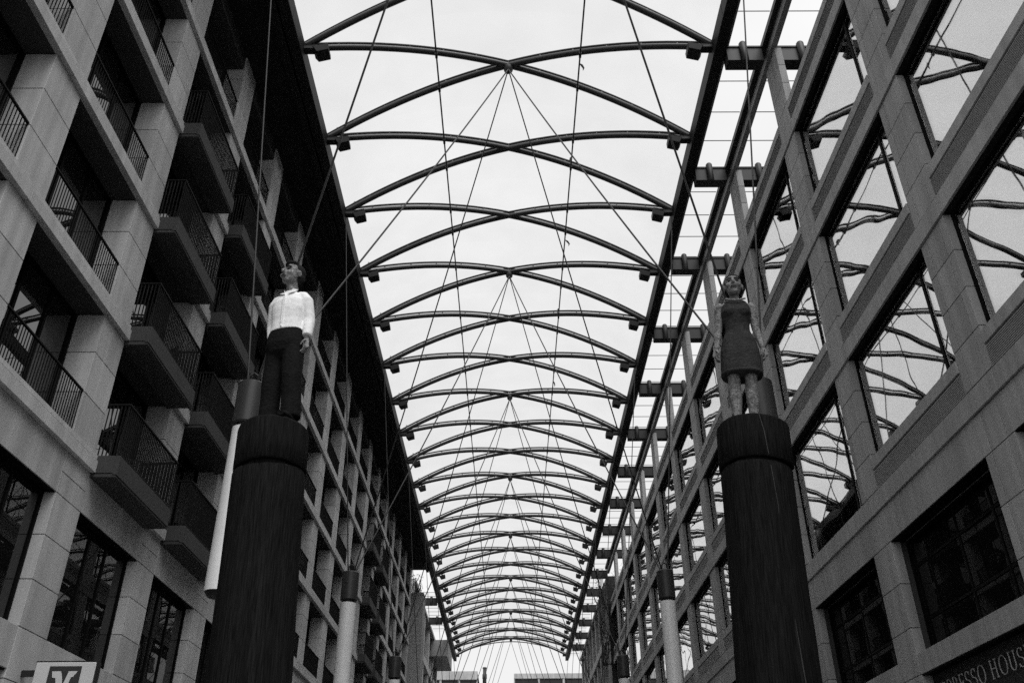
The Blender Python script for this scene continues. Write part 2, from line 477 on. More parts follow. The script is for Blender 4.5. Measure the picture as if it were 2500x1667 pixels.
# eaves: dark boarded overhang up to the canopy's edge beam
lbox('eave_soffit', XL - 3, -8.62, Y0 - PIT * 4.26, 89.0, 26.96, 27.06, 'eave_and_shade')
lbox('eave_board', -8.60, -8.35, Y0 - PIT * 4.26, 89.0, 26.70, 27.5, 'eave_and_shade')
lbox('roof_slab', XL - 12, -8.62, Y0 - PIT * 4.26, 89.0, 27.07, 27.5, 'eave_and_shade')

# ------------------------------------------------------------------ right office building
XR = 10.0
RP, R0 = 6.70, 15.85                              # pier pitch, near edge of the first whole pier
RW = 1.25
LEV = [8.45, 13.03, 17.66, 22.30]                 # undersides of the pale rails
right = empty('office_building', (XR, 40, GZ), 'grey stone office building with mirrored windows along the right side', 'building')
def rbox(name, *a, **k):
    par = k.pop('parent', right)
    return rel(box(name, *a, **k), par)
KS = list(range(-3, 11))
def py(k): return R0 + RP * k, R0 + RP * k + RW
RY1 = 88.5
joined = MB()
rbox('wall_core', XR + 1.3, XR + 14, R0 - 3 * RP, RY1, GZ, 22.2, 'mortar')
rbox('wall_core', XR + 5.0, XR + 14, R0 - 3 * RP, RY1, 22.2, 27.0, 'fardark')
for k in KS:
    ya, yb = py(k)
    rbox('pier_core', XR + 0.025, XR + 1.3, ya + 0.03, yb - 0.03, GZ, 22.3, 'mortar')
    rbox('pier_core', XR + 0.025, XR + 0.24, ya + 0.03, yb - 0.03, 22.3, 26.6, 'mortar')
    zz = []
    for i, z in enumerate(LEV):
        z0 = z + 0.56
        z1 = LEV[i + 1] - 0.005 if i < 3 else 26.62
        n = 4
        zz += [(z0 + (z1 - z0) * j / n, z0 + (z1 - z0) * (j + 1) / n) for j in range(n)]
    zz += [(7.52, 8.44)] + [(4.2 + 3.32 * j / 3, 4.2 + 3.32 * (j + 1) / 3) for j in range(3)] + [(GZ + 5.8 * j / 5, GZ + 5.8 * (j + 1) / 5) for j in range(5)]
    strips = ((0, 0.27), (0.292, 0.955), (0.977, RW))
    for (z0, z1) in zz:
        for (s0, s1) in strips:
            xx = XR + 0.004 if s0 else XR
            if 0 <= k <= 3 and z1 > 3.0:
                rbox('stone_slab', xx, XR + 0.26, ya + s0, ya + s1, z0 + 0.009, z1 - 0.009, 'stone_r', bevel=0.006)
            else:
                joined.box(xx, XR + 0.26, ya + s0, ya + s1, z0 + 0.009, z1 - 0.009)
o_ = joined.obj('stone_slabs', 'stone_r'); tag(o_, kind='stuff'); rel(o_, right)

OW = RP - RW                                       # width of an opening
def louvre_mesh():
    b = MB()
    n = 11
    h = 0.50
    for i in range(n):
        z = h * i / n
        b.add([(-0.034, 0, z), (-0.034, OW, z), (-0.02, OW, z + h / n), (-0.02, 0, z + h / n), (0.0, 0, z), (0.0, OW, z), (0.0, OW, z + h / n), (0.0, 0, z + h / n)],
              [(0, 1, 2, 3)[::-1], (0, 4, 5, 1), (3, 2, 6, 7)[::-1], (0, 3, 7, 4), (1, 5, 6, 2)])
    return b.mesh('louvre_panel', 'louvre')
LOUV = louvre_mesh()
def rframe(name, w_, h_, t, bars_y=(), bars_z=(), d=0.18):
    return frame_mesh(name, w_, h_, bars_y, bars_z, t, d)
HW = [LEV[i + 1] - (LEV[i] + 1.41) for i in range(3)]
RFR = [rframe('window', OW - 0.02, h - 0.01, 0.10, [0.72], d=0.07) for h in HW]
RGF = rframe('window', OW - 0.02, 2.82, 0.07, [1.0, 2.7, 4.4], [0.8, 2.1], 0.05)
RTALL = rframe('window', OW - 0.02, HW[0] + 0.865, 0.10, [0.72], d=0.07)
def terrace_rail():
    b = MB()
    for z in (0.15, 0.3, 0.45, 0.6, 0.75, 0.9):
        b.box(-0.012, 0.012, 0, OW, z, z + 0.03)
    for i in range(6):
        y = OW * i / 5
        b.box(-0.02, 0.02, max(0, y - 0.025), min(OW, y + 0.025), 0, 1.0)
    b.box(-0.03, 0.03, 0, OW, 1.0, 1.04)
    return b.mesh('terrace_railing', 'metal')
TRAIL = terrace_rail()
for k in KS:
    ya, yb = py(k)
    y0, y1 = yb, yb + OW
    if y1 > RY1: y1 = RY1
    for i, z in enumerate(LEV):
        # pale rail running past the piers
        rbox('string_course', XR - 0.05, XR + 0.02, ya + 0.004, ya + RP - 0.004, z, z + 0.50, 'stone_r', bevel=0.008)
        # below the rail a soffit coloured near-black to stand for the shade there, louvre panel and sill between the piers
        tall = (k == 1 and i == 0)
        if not tall: rel(link('louvre_panel', LOUV, None, (XR + 0.02, y0, z + 0.55)), right)
        if not tall: rbox('panel_back', XR + 0.025, XR + 0.30, y0, y1, z + 0.52, z + 1.06, 'louvre')
        if not tall: rbox('sill', XR - 0.03, XR + 0.18, y0 + 0.003, y1 - 0.003, z + 1.09, z + 1.40, 'stone_r', bevel=0.008)
        rbox('soffit_panel', XR + 0.024, XR + 1.28, y0, y1, z + 0.03, z + 0.12, 'eave_and_shade')
        if i < 3:
            zb = z + (0.54 if tall else 1.415)
            wd = rel(link('window', RTALL if tall else RFR[i], None, (XR + 0.185, y0 + 0.01, zb)), right)
            if tall: rbox('ledge', XR + 0.025, XR + 0.18, y0 + 0.003, y1 - 0.003, z + 0.36, z + 0.50, 'stone_r')
            zt = z + 1.40 + HW[i] - 0.105
            sub('pane', XR + 0.225, XR + 0.24, y0 + 0.112, y0 + 0.675, zb + 0.102, zt, 'glass_r', parent=wd, root=right)
            sub('pane', XR + 0.225, XR + 0.24, y0 + 0.785, y1 - 0.112, zb + 0.102, zt, 'glass_r', parent=wd, root=right)
            # sheer curtains pulled to one side or the other
            rc = random.Random(k * 7 + i)
            for (c0, c1) in ((0.15, rc.uniform(0.9, 2.2)), (OW - rc.uniform(0.5, 1.8), OW - 0.15)):
                n_ = int((c1 - c0) / 0.07)
                v_, f_ = [], []
                for q in range(n_ + 1):
                    yq = c0 + (c1 - c0) * q / n_
                    xq = 0.05 * math.sin(q * 1.9 + rc.uniform(-.4, .4))
                    v_ += [(xq, yq, 0), (xq * 0.8, yq, HW[i] - 0.05)]
                    if q: f_.append((2 * q - 2, 2 * q, 2 * q + 1, 2 * q - 1))
                cu_ = link('curtain', MB().add(v_, f_, True).mesh('curtain', 'curtain'), wd, (0.28, -0.01, 0.0))
        else:
            rel(link('terrace_railing', TRAIL, None, (XR + 0.45, y0, z + 1.40)), right)
            rbox('terrace_floor', XR + 0.3, XR + 5, ya, ya + RP, z + 0.13, z + 0.5, 'soffit')
    # first floor
    rbox('stone_slab', XR + 0.004, XR + 0.5, y0 + 0.002, y0 + OW * 0.5 - 0.006, 7.53, 8.44, 'stone_r', bevel=0.006)
    rbox('stone_slab', XR + 0.004, XR + 0.5, y0 + OW * 0.5 + 0.006, y1 - 0.002, 7.53, 8.44, 'stone_r', bevel=0.006)
    wd = rel(link('window', RGF, None, (XR + 0.40, y0 + 0.01, 4.68)), right)
    ys, zs_ = [0.12, 1.0, 2.7, 4.4, OW - 0.14], [0.12, 0.8, 2.1, 2.70]
    for a in range(4):
        for b in range(3):
            sub('pane', XR + 0.42, XR + 0.435, y0 + 0.01 + ys[a] + 0.06, y0 + 0.01 + ys[a + 1] - 0.06, 4.68 + zs_[b] + 0.055, 4.68 + zs_[b + 1] - 0.055, 'glass_s', parent=wd, root=right)
    rbox('lintel', XR + 0.02, XR + 0.37, y0 + 0.004, y1 - 0.004, 7.505, 7.528, 'frame')
    for q in range(3):
        rbox('stone_slab', XR + 0.004, XR + 0.55, y0 + OW * q / 3 + 0.005, y0 + OW * (q + 1) / 3 - 0.005, 4.2, 4.67, 'stone_r', bevel=0.006)
    rbox('lintel', XR + 0.02, XR + 0.30, y0 + 0.004, y1 - 0.004, 4.165, 4.197, 'frame')
    rbox('shop_window', XR + 0.42, XR + 0.44, y0 + 0.01, y1 - 0.01, GZ, 3.3, 'glass_s')
    if k != 0:
        rbox('fascia_board', XR + 0.26, XR + 0.40, y0 + 0.01, y1 - 0.01, 3.3, 4.16, 'signband')
    # top rail of the open terrace storey
    rbox('top_rail', XR - 0.10, XR + 0.12, ya + 0.004, ya + RP - 0.004, 26.65, 27.28, 'steel_grey', bevel=0.008)
    rbox('gutter', XR - 0.30, XR - 0.105, ya + 0.002, ya + RP - 0.002, 27.08, 27.32, 'metal')

# ------------------------------------------------------------------ canopy over the street
ROW = 4.9335
FX, FZ, RZ = 8.03, 27.40, 29.25
def fy(r): return 23.205 + ROW * r
RA, RB = -3, 22
can = empty('street_canopy', (0, 60, GZ), 'translucent arched canopy on crossed dark steel arches over the street', 'canopy')
def az(x): return FZ + (RZ - FZ) * (1 - (x / FX) ** 2)
def arch_pts(sgn, dz=0.0, n=28):
    out = []
    for i in range(n + 1):
        u = i / n
        x = -FX + 2 * FX * u
        out.append((x, sgn * (u - 0.5) * ROW, az(x) + dz))
    return out
ARC = {}
for sgn in (1, -1):
    a = MB().tube(arch_pts(sgn), 0.125, 10).mesh('arch', 'arch')
    b = MB().tube(arch_pts(sgn, 0.25), 0.055, 6)
    p = arch_pts(sgn, 0.0, 12)
    for q in p[1:-1]:
        b.box(q[0] - 0.03, q[0] + 0.03, q[1] - 0.03, q[1] + 0.03, q[2] + 0.09, q[2] + 0.24)
    ARC[sgn] = (a, b.mesh('keder_rail', 'arch'))
def mem_mesh(seg=20):
    b = MB()
    v, f = [], []
    ny = 6
    for i in range(seg + 1):
        x = -FX + 2 * FX * i / seg
        for j in range(ny + 1):
            y = ROW * j / ny
            v.append((x, y, az(x) + 0.34 + 0.10 * math.sin(PI * j / ny) * (1 - (x / FX) ** 2)))
    for i in range(seg):
        for j in range(ny):
            a = i * (ny + 1) + j
            f.append((a, a + 1, a + ny + 2, a + ny + 1))
    b.add(v, f, True)
    return b.mesh('membrane_panel', 'membrane')
MEM = mem_mesh()
HUB = MB().tube([(0, 0, -0.42), (0, 0, -0.30), (0, 0, -0.12), (0, 0, 0.0)], [0.10, 0.19, 0.19, 0.12], 12).mesh('hub', 'metal')
for r in range(RA, RB):
    yc = fy(r) + ROW / 2
    for sgn in (1, -1):
        a = rel(link('arch', ARC[sgn][0], None, (0, yc, 0)), can)
        link('keder_rail', ARC[sgn][1], a)
    rel(link('membrane_panel', MEM, None, (0, fy(r), 0)), can)
    if r % 3 == 0: rel(link('hub', HUB, None, (0, yc, RZ)), can)
# slim arch that closes the far end
ea = MB().tube([(x / 10, fy(RB), az(x / 10) + 0.1) for x in range(-80, 81, 5)], 0.07, 8).obj('end_arch', 'arch'); rel(ea, can)
# edge beams
y0, y1 = fy(RA) - 1.0, fy(RB) + 1.0
for sg in (-1, 1):
    n = 9
    for i in range(n):
        a, b = y0 + (y1 - y0) * i / n, y0 + (y1 - y0) * (i + 1) / n
        x0, x1 = sorted((sg * 7.86, sg * 8.30))
        bm_ = rel(box('edge_beam', x0, x1, a + 0.004, b - 0.004, 26.85, 27.62, 'beam', bevel=0.02), can)
        x0, x1 = sorted((sg * 8.305, sg * 8.46))
        o = box('flange', x0, x1, a + 0.004, b - 0.004, 27.20, 27.26, 'steel_grey' if sg > 0 else 'beam')
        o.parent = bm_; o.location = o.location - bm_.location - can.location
# foot castings with a small spike
FOOT = MB().box(-0.28, 0.28, -0.16, 0.16, -0.14, 0.12).tube([(0.1, 0, 0.1), (0.22, -0.05, 0.62)], 0.018, 6).tube([(0.22, -0.05, 0.60), (0.23, -0.055, 0.68)], 0.045, 6).mesh('arch_foot', 'metal')
for r in range(RA, RB + 1):
    for sg in (-1, 1):
        o = rel(link('arch_foot', FOOT, None, (sg * 7.72, fy(r), 27.42), (0, 0, 0 if sg < 0 else PI)), can)
# brackets and glass strip to the right-hand facade, and to the far left-hand facade
PIN = MB().tube([(0, 0, -0.62), (0, 0, -0.56), (0, 0, 0.34), (0, 0, 0.40)], [0.11, 0.145, 0.145, 0.11], 12).mesh('pin', 'metal')
def bracket(x0, x1, y, pins, sg):
    a, b = sorted((x0, x1))
    o = rel(box('bracket', a, b, y - 0.25, y + 0.25, 26.36, 27.05, 'metal', bevel=0.015), can)
    q = box('flange', a, b, y - 0.29, y + 0.29, 27.052, 27.12, 'metal'); q.parent = o; q.location = q.location - o.location - can.location
    for px in pins:
        p = link('pin', PIN, o, (px - o.location.x - can.location.x, -0.30, 0.15))
for k in range(-2, 17):
    y = R0 + RP * k + 0.62
    if y > fy(RB): break
    bracket(8.31, 9.69 if y < 88 else 10.0, y, [8.95], 1)
    if y < 88: bracket(10.27, 14.0, y, [11.15], 1)
for y in (100.3, 109.0):
    bracket(-10.0, -8.31, y, [-8.95], -1)
GP = RP / 4
yy = R0 - 2 * RP + 0.62
i = 0
while yy < fy(RB) - 1:
    for (x0, x1) in ((8.47, 9.69), (10.13, 14.0)):
        if x0 > 10 and yy > 86: continue
        rel(box('glass_pane', x0, x1, yy + 0.012, yy + GP - 0.012, 27.34, 27.36, 'clear'), can)
        rel(box('glazing_bar', x0, x1, yy - 0.008, yy + 0.008, 27.33, 27.37, 'metal'), can)
    yy += GP
yy = 98.6
while yy < 117:
    rel(box('glass_pane', -10.0, -8.47, yy + 0.012, yy + GP - 0.012, 27.34, 27.36, 'clear'), can)
    rel(box('glazing_bar', -10.0, -8.47, yy - 0.008, yy + 0.008, 27.33, 27.37, 'metal'), can)
    yy += GP

# longitudinal cables under the arches
for sg, side in ((-1, 'left'), (1, 'right')):
    x = sg * 2.95
    z = az(x) - 0.16
    root = empty('ridge_cable', (x, fy(RA), z), 'dark cable running lengthwise under the canopy, %s of the ridge' % side, 'cable', 'lengthwise canopy cables')
    MB().tube([(0, 0, 0), (0, fy(RB) - fy(RA), 0)], 0.035, 6).obj('strand', 'cable', root)
    for r in range(RA, RB):
        for q in (0.317, 0.683):
            y = fy(r) + ROW * q - fy(RA)
            CL = MB().box(-0.05, 0.05, -0.12, 0.12, -0.06, 0.05)
            link('clamp', _bc.setdefault('clamp', CL.mesh('clamp', 'cable')), root, (0, y, 0))
    if sg > 0:
        for y, dx in ((25.2, 0.16), (30.7, -0.1), (37.0, 0.22), (43.5, -0.12), (52.5, 0.1)):
            b = MB().tube([(0, 0, -0.02), (dx * 0.6, 0, -0.14), (dx, 0, -0.30), (dx * 0.8, 0, -0.44)], [0.015, 0.05, 0.04, 0.01], 6).obj('hook', 'cable', root, loc=(0, y - fy(RA), 0))

# ------------------------------------------------------------------ hanging masts with their cables
MX, MZT, MZB = 6.02, 9.86, 5.05
TUBE = MB().tube([(0, 0, 0), (0, 0, MZT - 1.12 - MZB)], 0.285, 28).mesh('tube', 'white')
def cap_mesh():
    return MB().tube([(0, 0, 0.0), (0, 0, 1.0)], 0.315, 32).tube([(0, 0, 1.0), (0, 0, 1.04)], [0.315, 0.28], 32).tube([(0, 0, -0.03), (0, 0, 0.0)], [0.29, 0.31], 32).mesh('cap', 'cap')
CAP = cap_mesh()
NECK = MB().tube([(0, 0, -0.12), (0, 0, 0)], 0.22, 20).mesh('collar', 'metal')
BOT = MB().tube([(0, 0, -0.10), (0, 0, 0.0)], [0.20, 0.27], 24).mesh('end_cap', 'metal')
def sag(a, b, s, n=14):
    a, b = Vector(a), Vector(b)
    return [a.lerp(b, i / n) + Vector((0, 0, -s * 4 * (i / n) * (1 - i / n))) for i in range(n + 1)]
for i in range(8):
    ym = 18.14 + 3 * ROW * i
    for sg, side in ((-1, 'left'), (1, 'right')):
        if i == 0:
            lab = 'white tube mast with dark cap hanging just behind the %s' % ('man statue' if sg < 0 else 'woman statue')
        else:
            lab = 'hanging white tube mast with dark cap on the %s, %s behind the statues' % (side, ORD[i - 1])
        MX = 6.02 if sg < 0 else 5.82
        root = empty('hanging_mast', (sg * MX, ym, MZB), lab, 'mast', 'white masts hung on cables')
        link('end_cap', BOT, root)
        link('tube', TUBE, root)
        link('collar', NECK, root, (0, 0, MZT - 1.0 - MZB))
        link('cap', CAP, root, (0, 0, MZT - 1.0 - MZB))
        top = Vector((0, 0, MZT + 0.05 - MZB))
        for dy in (-1, 1):
            hubp = Vector((0 - sg * MX, dy * 1.5 * ROW, RZ - 0.38 - MZB))
            MB().tube(sag(top + Vector((-sg * 0.12, dy * 0.08, 0)), hubp, 0.22), 0.028, 6).obj('cable', 'cable', root)
        MB().tube(sag(top + Vector((sg * 0.12, 0, 0)), Vector((sg * 7.8 - sg * MX, 0, 27.0 - MZB)), 0.05), 0.024, 6).obj('cable', 'cable', root)
        MB().tube([top + Vector((-0.14, 0, -0.08)), top + Vector((-0.1, 0, 0.22)), top + Vector((0, 0, 0.3)), top + Vector((0.1, 0, 0.22)), top + Vector((0.14, 0, -0.08))], 0.03, 6).obj('shackle', 'metal', root)

# ------------------------------------------------------------------ floodlights at the arch feet
def flood_meshes():
    b = MB()
    b.add([(-0.30, -0.36, -0.30), (0.34, -0.36, -0.30), (0.34, 0.36, -0.30), (-0.30, 0.36, -0.30), (-0.42, -0.42, 0.10), (0.40, -0.42, 0.10), (0.40, 0.42, 0.10), (-0.42, 0.42, 0.10)],
          [(0, 3, 2, 1), (4, 5, 6, 7), (0, 1, 5, 4), (1, 2, 6, 5), (2, 3, 7, 6), (3, 0, 4, 7)])
    h = b.mesh('housing', 'metal', 0.02)
    br = MB().box(-0.10, 0.10, -0.10, 0.10, 0.10, 0.36).box(-0.38, 0.38, -0.13, 0.13, 0.36, 0.44).mesh('mount', 'metal')
    gl = MB().box(-0.26, 0.30, -0.31, 0.31, -0.312, -0.302).mesh('lens', 'glass_s')
    return h, br, gl
FH, FB, FG = flood_meshes()
for r in range(-1, RB):
    for sg, side in ((-1, 'left'), (1, 'right')):
        n = r + 1
        if n == 0: lab = 'black box floodlight on the %s canopy edge, out of sight nearest the camera' % side; 
        if r < 0: continue
        lab = 'black box floodlight on the %s canopy edge, %s from the top of the picture' % (side, ORD[n - 1])
        root = empty('floodlight', (sg * 7.18, fy(r) + 0.02, 27.26), lab, 'floodlight', 'floodlights at the arch feet')
        root.rotation_euler = (0, sg * 0.30, 0)
        root.scale = (0.74, 0.74, 0.74)
        link('housing', FH, root); link('mount', FB, root); link('lens', FG, root)
# ------------------------------------------------------------------ tree-trunk columns with carved figures
def trunk(name, loc, lean, label, seed):
    rnd = random.Random(seed)
    root = empty(name, (0, 0, 0), label, 'column')
    root.location = loc
    root.rotation_euler = (0, lean, 0)
    def lathe(prof, n=72, amp=0.006):
        b = MB(); v, f = [], []
        ph = [rnd.uniform(0, 6.28) for _ in range(6)]
        full = []
        for (za, ra), (zb, rb) in zip(prof, prof[1:]):
            q = max(1, int(abs(zb - za) / 0.14))
            full += [(za + (zb - za) * t / q, ra + (rb - ra) * t / q) for t in range(q)]
        prof = full + [prof[-1]]
        for (z, r) in prof:
            for k in range(n):
                a = 2 * PI * k / n
                ca, sa = math.cos(a), math.sin(a)
                rr = r * (1 + 0.012 * math.sin(2 * a + ph[0]) + 0.008 * math.sin(3 * a + ph[1] + z * 0.3))
                rr += 0.007 * mnoise.noise((ca * 7 + seed, sa * 7, z * 0.9)) + 0.005 * mnoise.noise((ca * 22, sa * 22 + seed, z * 2.5))
                v.append((rr * ca, rr * sa, z + 0.014 * math.sin(2 * a + ph[3]) + 0.006 * mnoise.noise((ca * 5, sa * 5, seed))))
        m = len(prof)
        for i in range(m - 1):
            for k in range(n):
                f.append((i * n + k, i * n + (k + 1) % n, (i + 1) * n + (k + 1) % n, (i + 1) * n + k))
        b.add(v, f, True)
        b.add([v[(m - 1) * n + k] for k in range(n)], [tuple(range(n))])
        b.add([v[k] for k in range(n)], [tuple(range(n - 1, -1, -1))])
        return b
    H = loc[2] - GZ
    lathe([(-H - 0.15, 0.505), (-H * 0.7, 0.475), (-H * 0.45, 0.46), (-2.0, 0.45), (-1.2, 0.442), (-0.66, 0.44), (-0.615, 0.425)]).obj('shaft', 'wood', root)
    lathe([(-0.63, 0.385), (-0.56, 0.385)]).obj('groove', 'wood', root)
    lathe([(-0.575, 0.435), (-0.56, 0.452), (-0.3, 0.45), (-0.035, 0.447), (-0.03, 0.446), (-0.005, 0.43), (0.0, 0.425)]).obj('pedestal', 'wood', root)
    # drying crack down the pedestal
    if seed == 2:
        MB().tube([(-0.02, -0.449, -0.02), (0.02, -0.452, -0.25), (0.045, -0.449, -0.56)], [(0.005, 0.004), (0.006, 0.004), (0.004, 0.003)], 6).obj('crack_filler', 'balcony', root)
        MB().tube([(0.06, -0.436, -0.70), (0.09, -0.434, -1.2), (0.08, -0.438, -1.5)], [(0.005, 0.004), (0.004, 0.004), (0.001, 0.001)], 6).obj('crack_filler', 'balcony', root)
        MB().tube([(0.12, -0.437, -2.4), (0.15, -0.437, -3.0), (0.17, -0.438, -3.3), (0.20, -0.437, -3.9), (0.24, -0.435, -4.8)], [(0.001, 0.001), (0.006, 0.004), (0.004, 0.004), (0.007, 0.004), (0.004, 0.003)], 6).obj('crack_filler', 'balcony', root)
    return root
LEAN_L, LEAN_R = -0.045, 0.05
trunk('trunk_column', (-3.04, 10.28, 4.94), LEAN_L, 'dark tree trunk column on the left carrying the man in a white shirt', 1)
trunk('trunk_column', (3.12, 10.28, 4.94), LEAN_R, 'dark cracked tree trunk column on the right carrying the woman in a dress', 2)

def ell(b, c, r, n=14, m=10, rot=None):
    v, f = [], []
    c = Vector(c)
    for i in range(m + 1):
        t = PI * i / m
        for k in range(n):
            p = Vector((r[0] * math.sin(t) * math.cos(2 * PI * k / n), r[1] * math.sin(t) * math.sin(2 * PI * k / n), r[2] * math.cos(t)))
            if rot: p = rot @ p
            v.append(c + p)
    for i in range(m):
        for k in range(n):
            f.append((i * n + k, (i + 1) * n + k, (i + 1) * n + (k + 1) % n, i * n + (k + 1) % n))
    b.add(v, f, True)

def loft(b, rings, n=24):
    """rings: (cx, cy, z, rx, ry) stacked in z"""
    v, f = [], []
    for (x, y, z, rx, ry) in rings:
        for k in range(n):
            a = 2 * PI * k / n
            ca, sa = math.cos(a), math.sin(a)
            e = 0.85
            v.append((x + rx * math.copysign(abs(ca) ** e, ca), y + ry * math.copysign(abs(sa) ** e, sa), z))
    m = len(rings)
    for i in range(m - 1):
        for k in range(n):
            f.append((i * n + k, i * n + (k + 1) % n, (i + 1) * n + (k + 1) % n, (i + 1) * n + k))
    f.append(tuple(range(n - 1, -1, -1))); f.append(tuple((m - 1) * n + k for k in range(n)))
    b.add(v, f, True)

def fuse(b, name, mat, parent, vox=0.009, smooth=4, keep=None):
    me = bpy.data.meshes.new(name)
    me.from_pydata(b.v, [], b.f)
    o = bpy.data.objects.new(name, me)
    COL.objects.link(o)
    md = o.modifiers.new('r', 'REMESH'); md.mode = 'VOXEL'; md.voxel_size = vox
    if smooth:
        sm = o.modifiers.new('s', 'SMOOTH'); sm.iterations = smooth; sm.factor = 0.5
    dg = bpy.context.evaluated_depsgraph_get()
    me2 = bpy.data.meshes.new_from_object(o.evaluated_get(dg))
    o.modifiers.clear()
    o.data = me2
    me2.name = name
    bpy.data.meshes.remove(me)
    me2.materials.clear(); me2.materials.append(M[mat])
    me2.polygons.foreach_set('use_smooth', [True] * len(me2.polygons))
    o.parent = parent
    return o

def hand(b, wrist, dirv, palm, thumb_side, s):
    """palm and five bent fingers hanging from the wrist; dirv = along the hand, palm = palm normal, thumb_side = towards the thumb"""
    w_, dv, pn, ts = Vector(wrist), Vector(dirv).normalized(), Vector(palm).normalized(), Vector(thumb_side).normalized()
    pl = 0.105 * s
    b.tube([w_ - dv * 0.02 * s, w_ + dv * pl * 0.3, w_ + dv * pl * 0.8, w_ + dv * pl], [(0.024 * s, 0.017 * s), (0.034 * s, 0.016 * s), (0.040 * s, 0.014 * s), (0.036 * s, 0.011 * s)], 10)
    root = w_ + dv * pl * 0.93
    for i, ln in enumerate((0.075, 0.086, 0.080, 0.062)):
        off = ts * (0.030 - 0.020 * i) * s
        p0 = root + off
        d1 = (dv + pn * 0.25).normalized(); d2 = (dv * 0.8 + pn * 0.7).normalized(); d3 = (dv * 0.45 + pn * 0.9).normalized()
        p1 = p0 + d1 * ln * 0.45 * s; p2 = p1 + d2 * ln * 0.32 * s; p3 = p2 + d3 * ln * 0.28 * s
        b.tube([p0 - dv * 0.02 * s, p0, p1, p2, p3], [0.0092 * s, 0.0092 * s, 0.0085 * s, 0.0078 * s, 0.006 * s], 8)
    t0 = w_ + dv * pl * 0.25 + ts * 0.028 * s
    t1 = t0 + (ts * 0.55 + dv * 0.8 + pn * 0.3).normalized() * 0.045 * s
    t2 = t1 + (ts * 0.05 + dv * 0.95 + pn * 0.35).normalized() * 0.040 * s
    b.tube([t0 - ts * 0.012 * s, t0, t1, t2], [0.013 * s, 0.013 * s, 0.0105 * s, 0.008 * s], 8)

def head_parts(b, hc, yaw, pitch, s):
    """skull, jaw, nose, ears, brow; face towards -Y before the turn"""
    R = Matrix.Rotation(yaw, 3, 'Z') @ Matrix.Rotation(pitch, 3, 'X')
    def P(x, y, z): return Vector(hc) + R @ (Vector((x, y, z)) * s)
    def E(c, r): ell(b, P(*c), [q * s for q in r], rot=R)
    E((0, 0.012, 0.028), (0.076, 0.095, 0.092))
    E((0, -0.020, -0.030), (0.066, 0.074, 0.085))
    E((0, -0.050, -0.092), (0.036, 0.036, 0.030))
    E((0, -0.078, 0.030), (0.058, 0.014, 0.010))        # brow
    b.tube([P(0, -0.084, 0.022), P(0, -0.108, -0.018), P(0, -0.100, -0.030)], [0.009 * s, 0.015 * s, 0.014 * s], 8)   # nose
    E((0, -0.088, -0.062), (0.026, 0.014, 0.012))       # mouth
    for q in (-1, 1):
        E((q * 0.079, 0.012, -0.008), (0.010, 0.022, 0.034))
        E((q * 0.042, -0.070, -0.030), (0.022, 0.018, 0.022))   # cheek
    return R, P

def features(root, P, R, s):
    for q in (-1, 1):
        b = MB(); ell(b, P(q * 0.030, -0.079, 0.008), [0.014 * s, 0.009 * s, 0.0055 * s], rot=R); b.obj('eye', 'lip', root)
        b = MB(); b.tube([P(q * 0.012, -0.090, 0.030), P(q * 0.034, -0.089, 0.036), P(q * 0.056, -0.070, 0.026)], 0.006 * s, 6); b.obj('eyebrow', 'hair', root)
    b = MB(); ell(b, P(0, -0.099, -0.062), [0.024 * s, 0.006 * s, 0.0055 * s], rot=R); b.obj('mouth', 'lip', root)

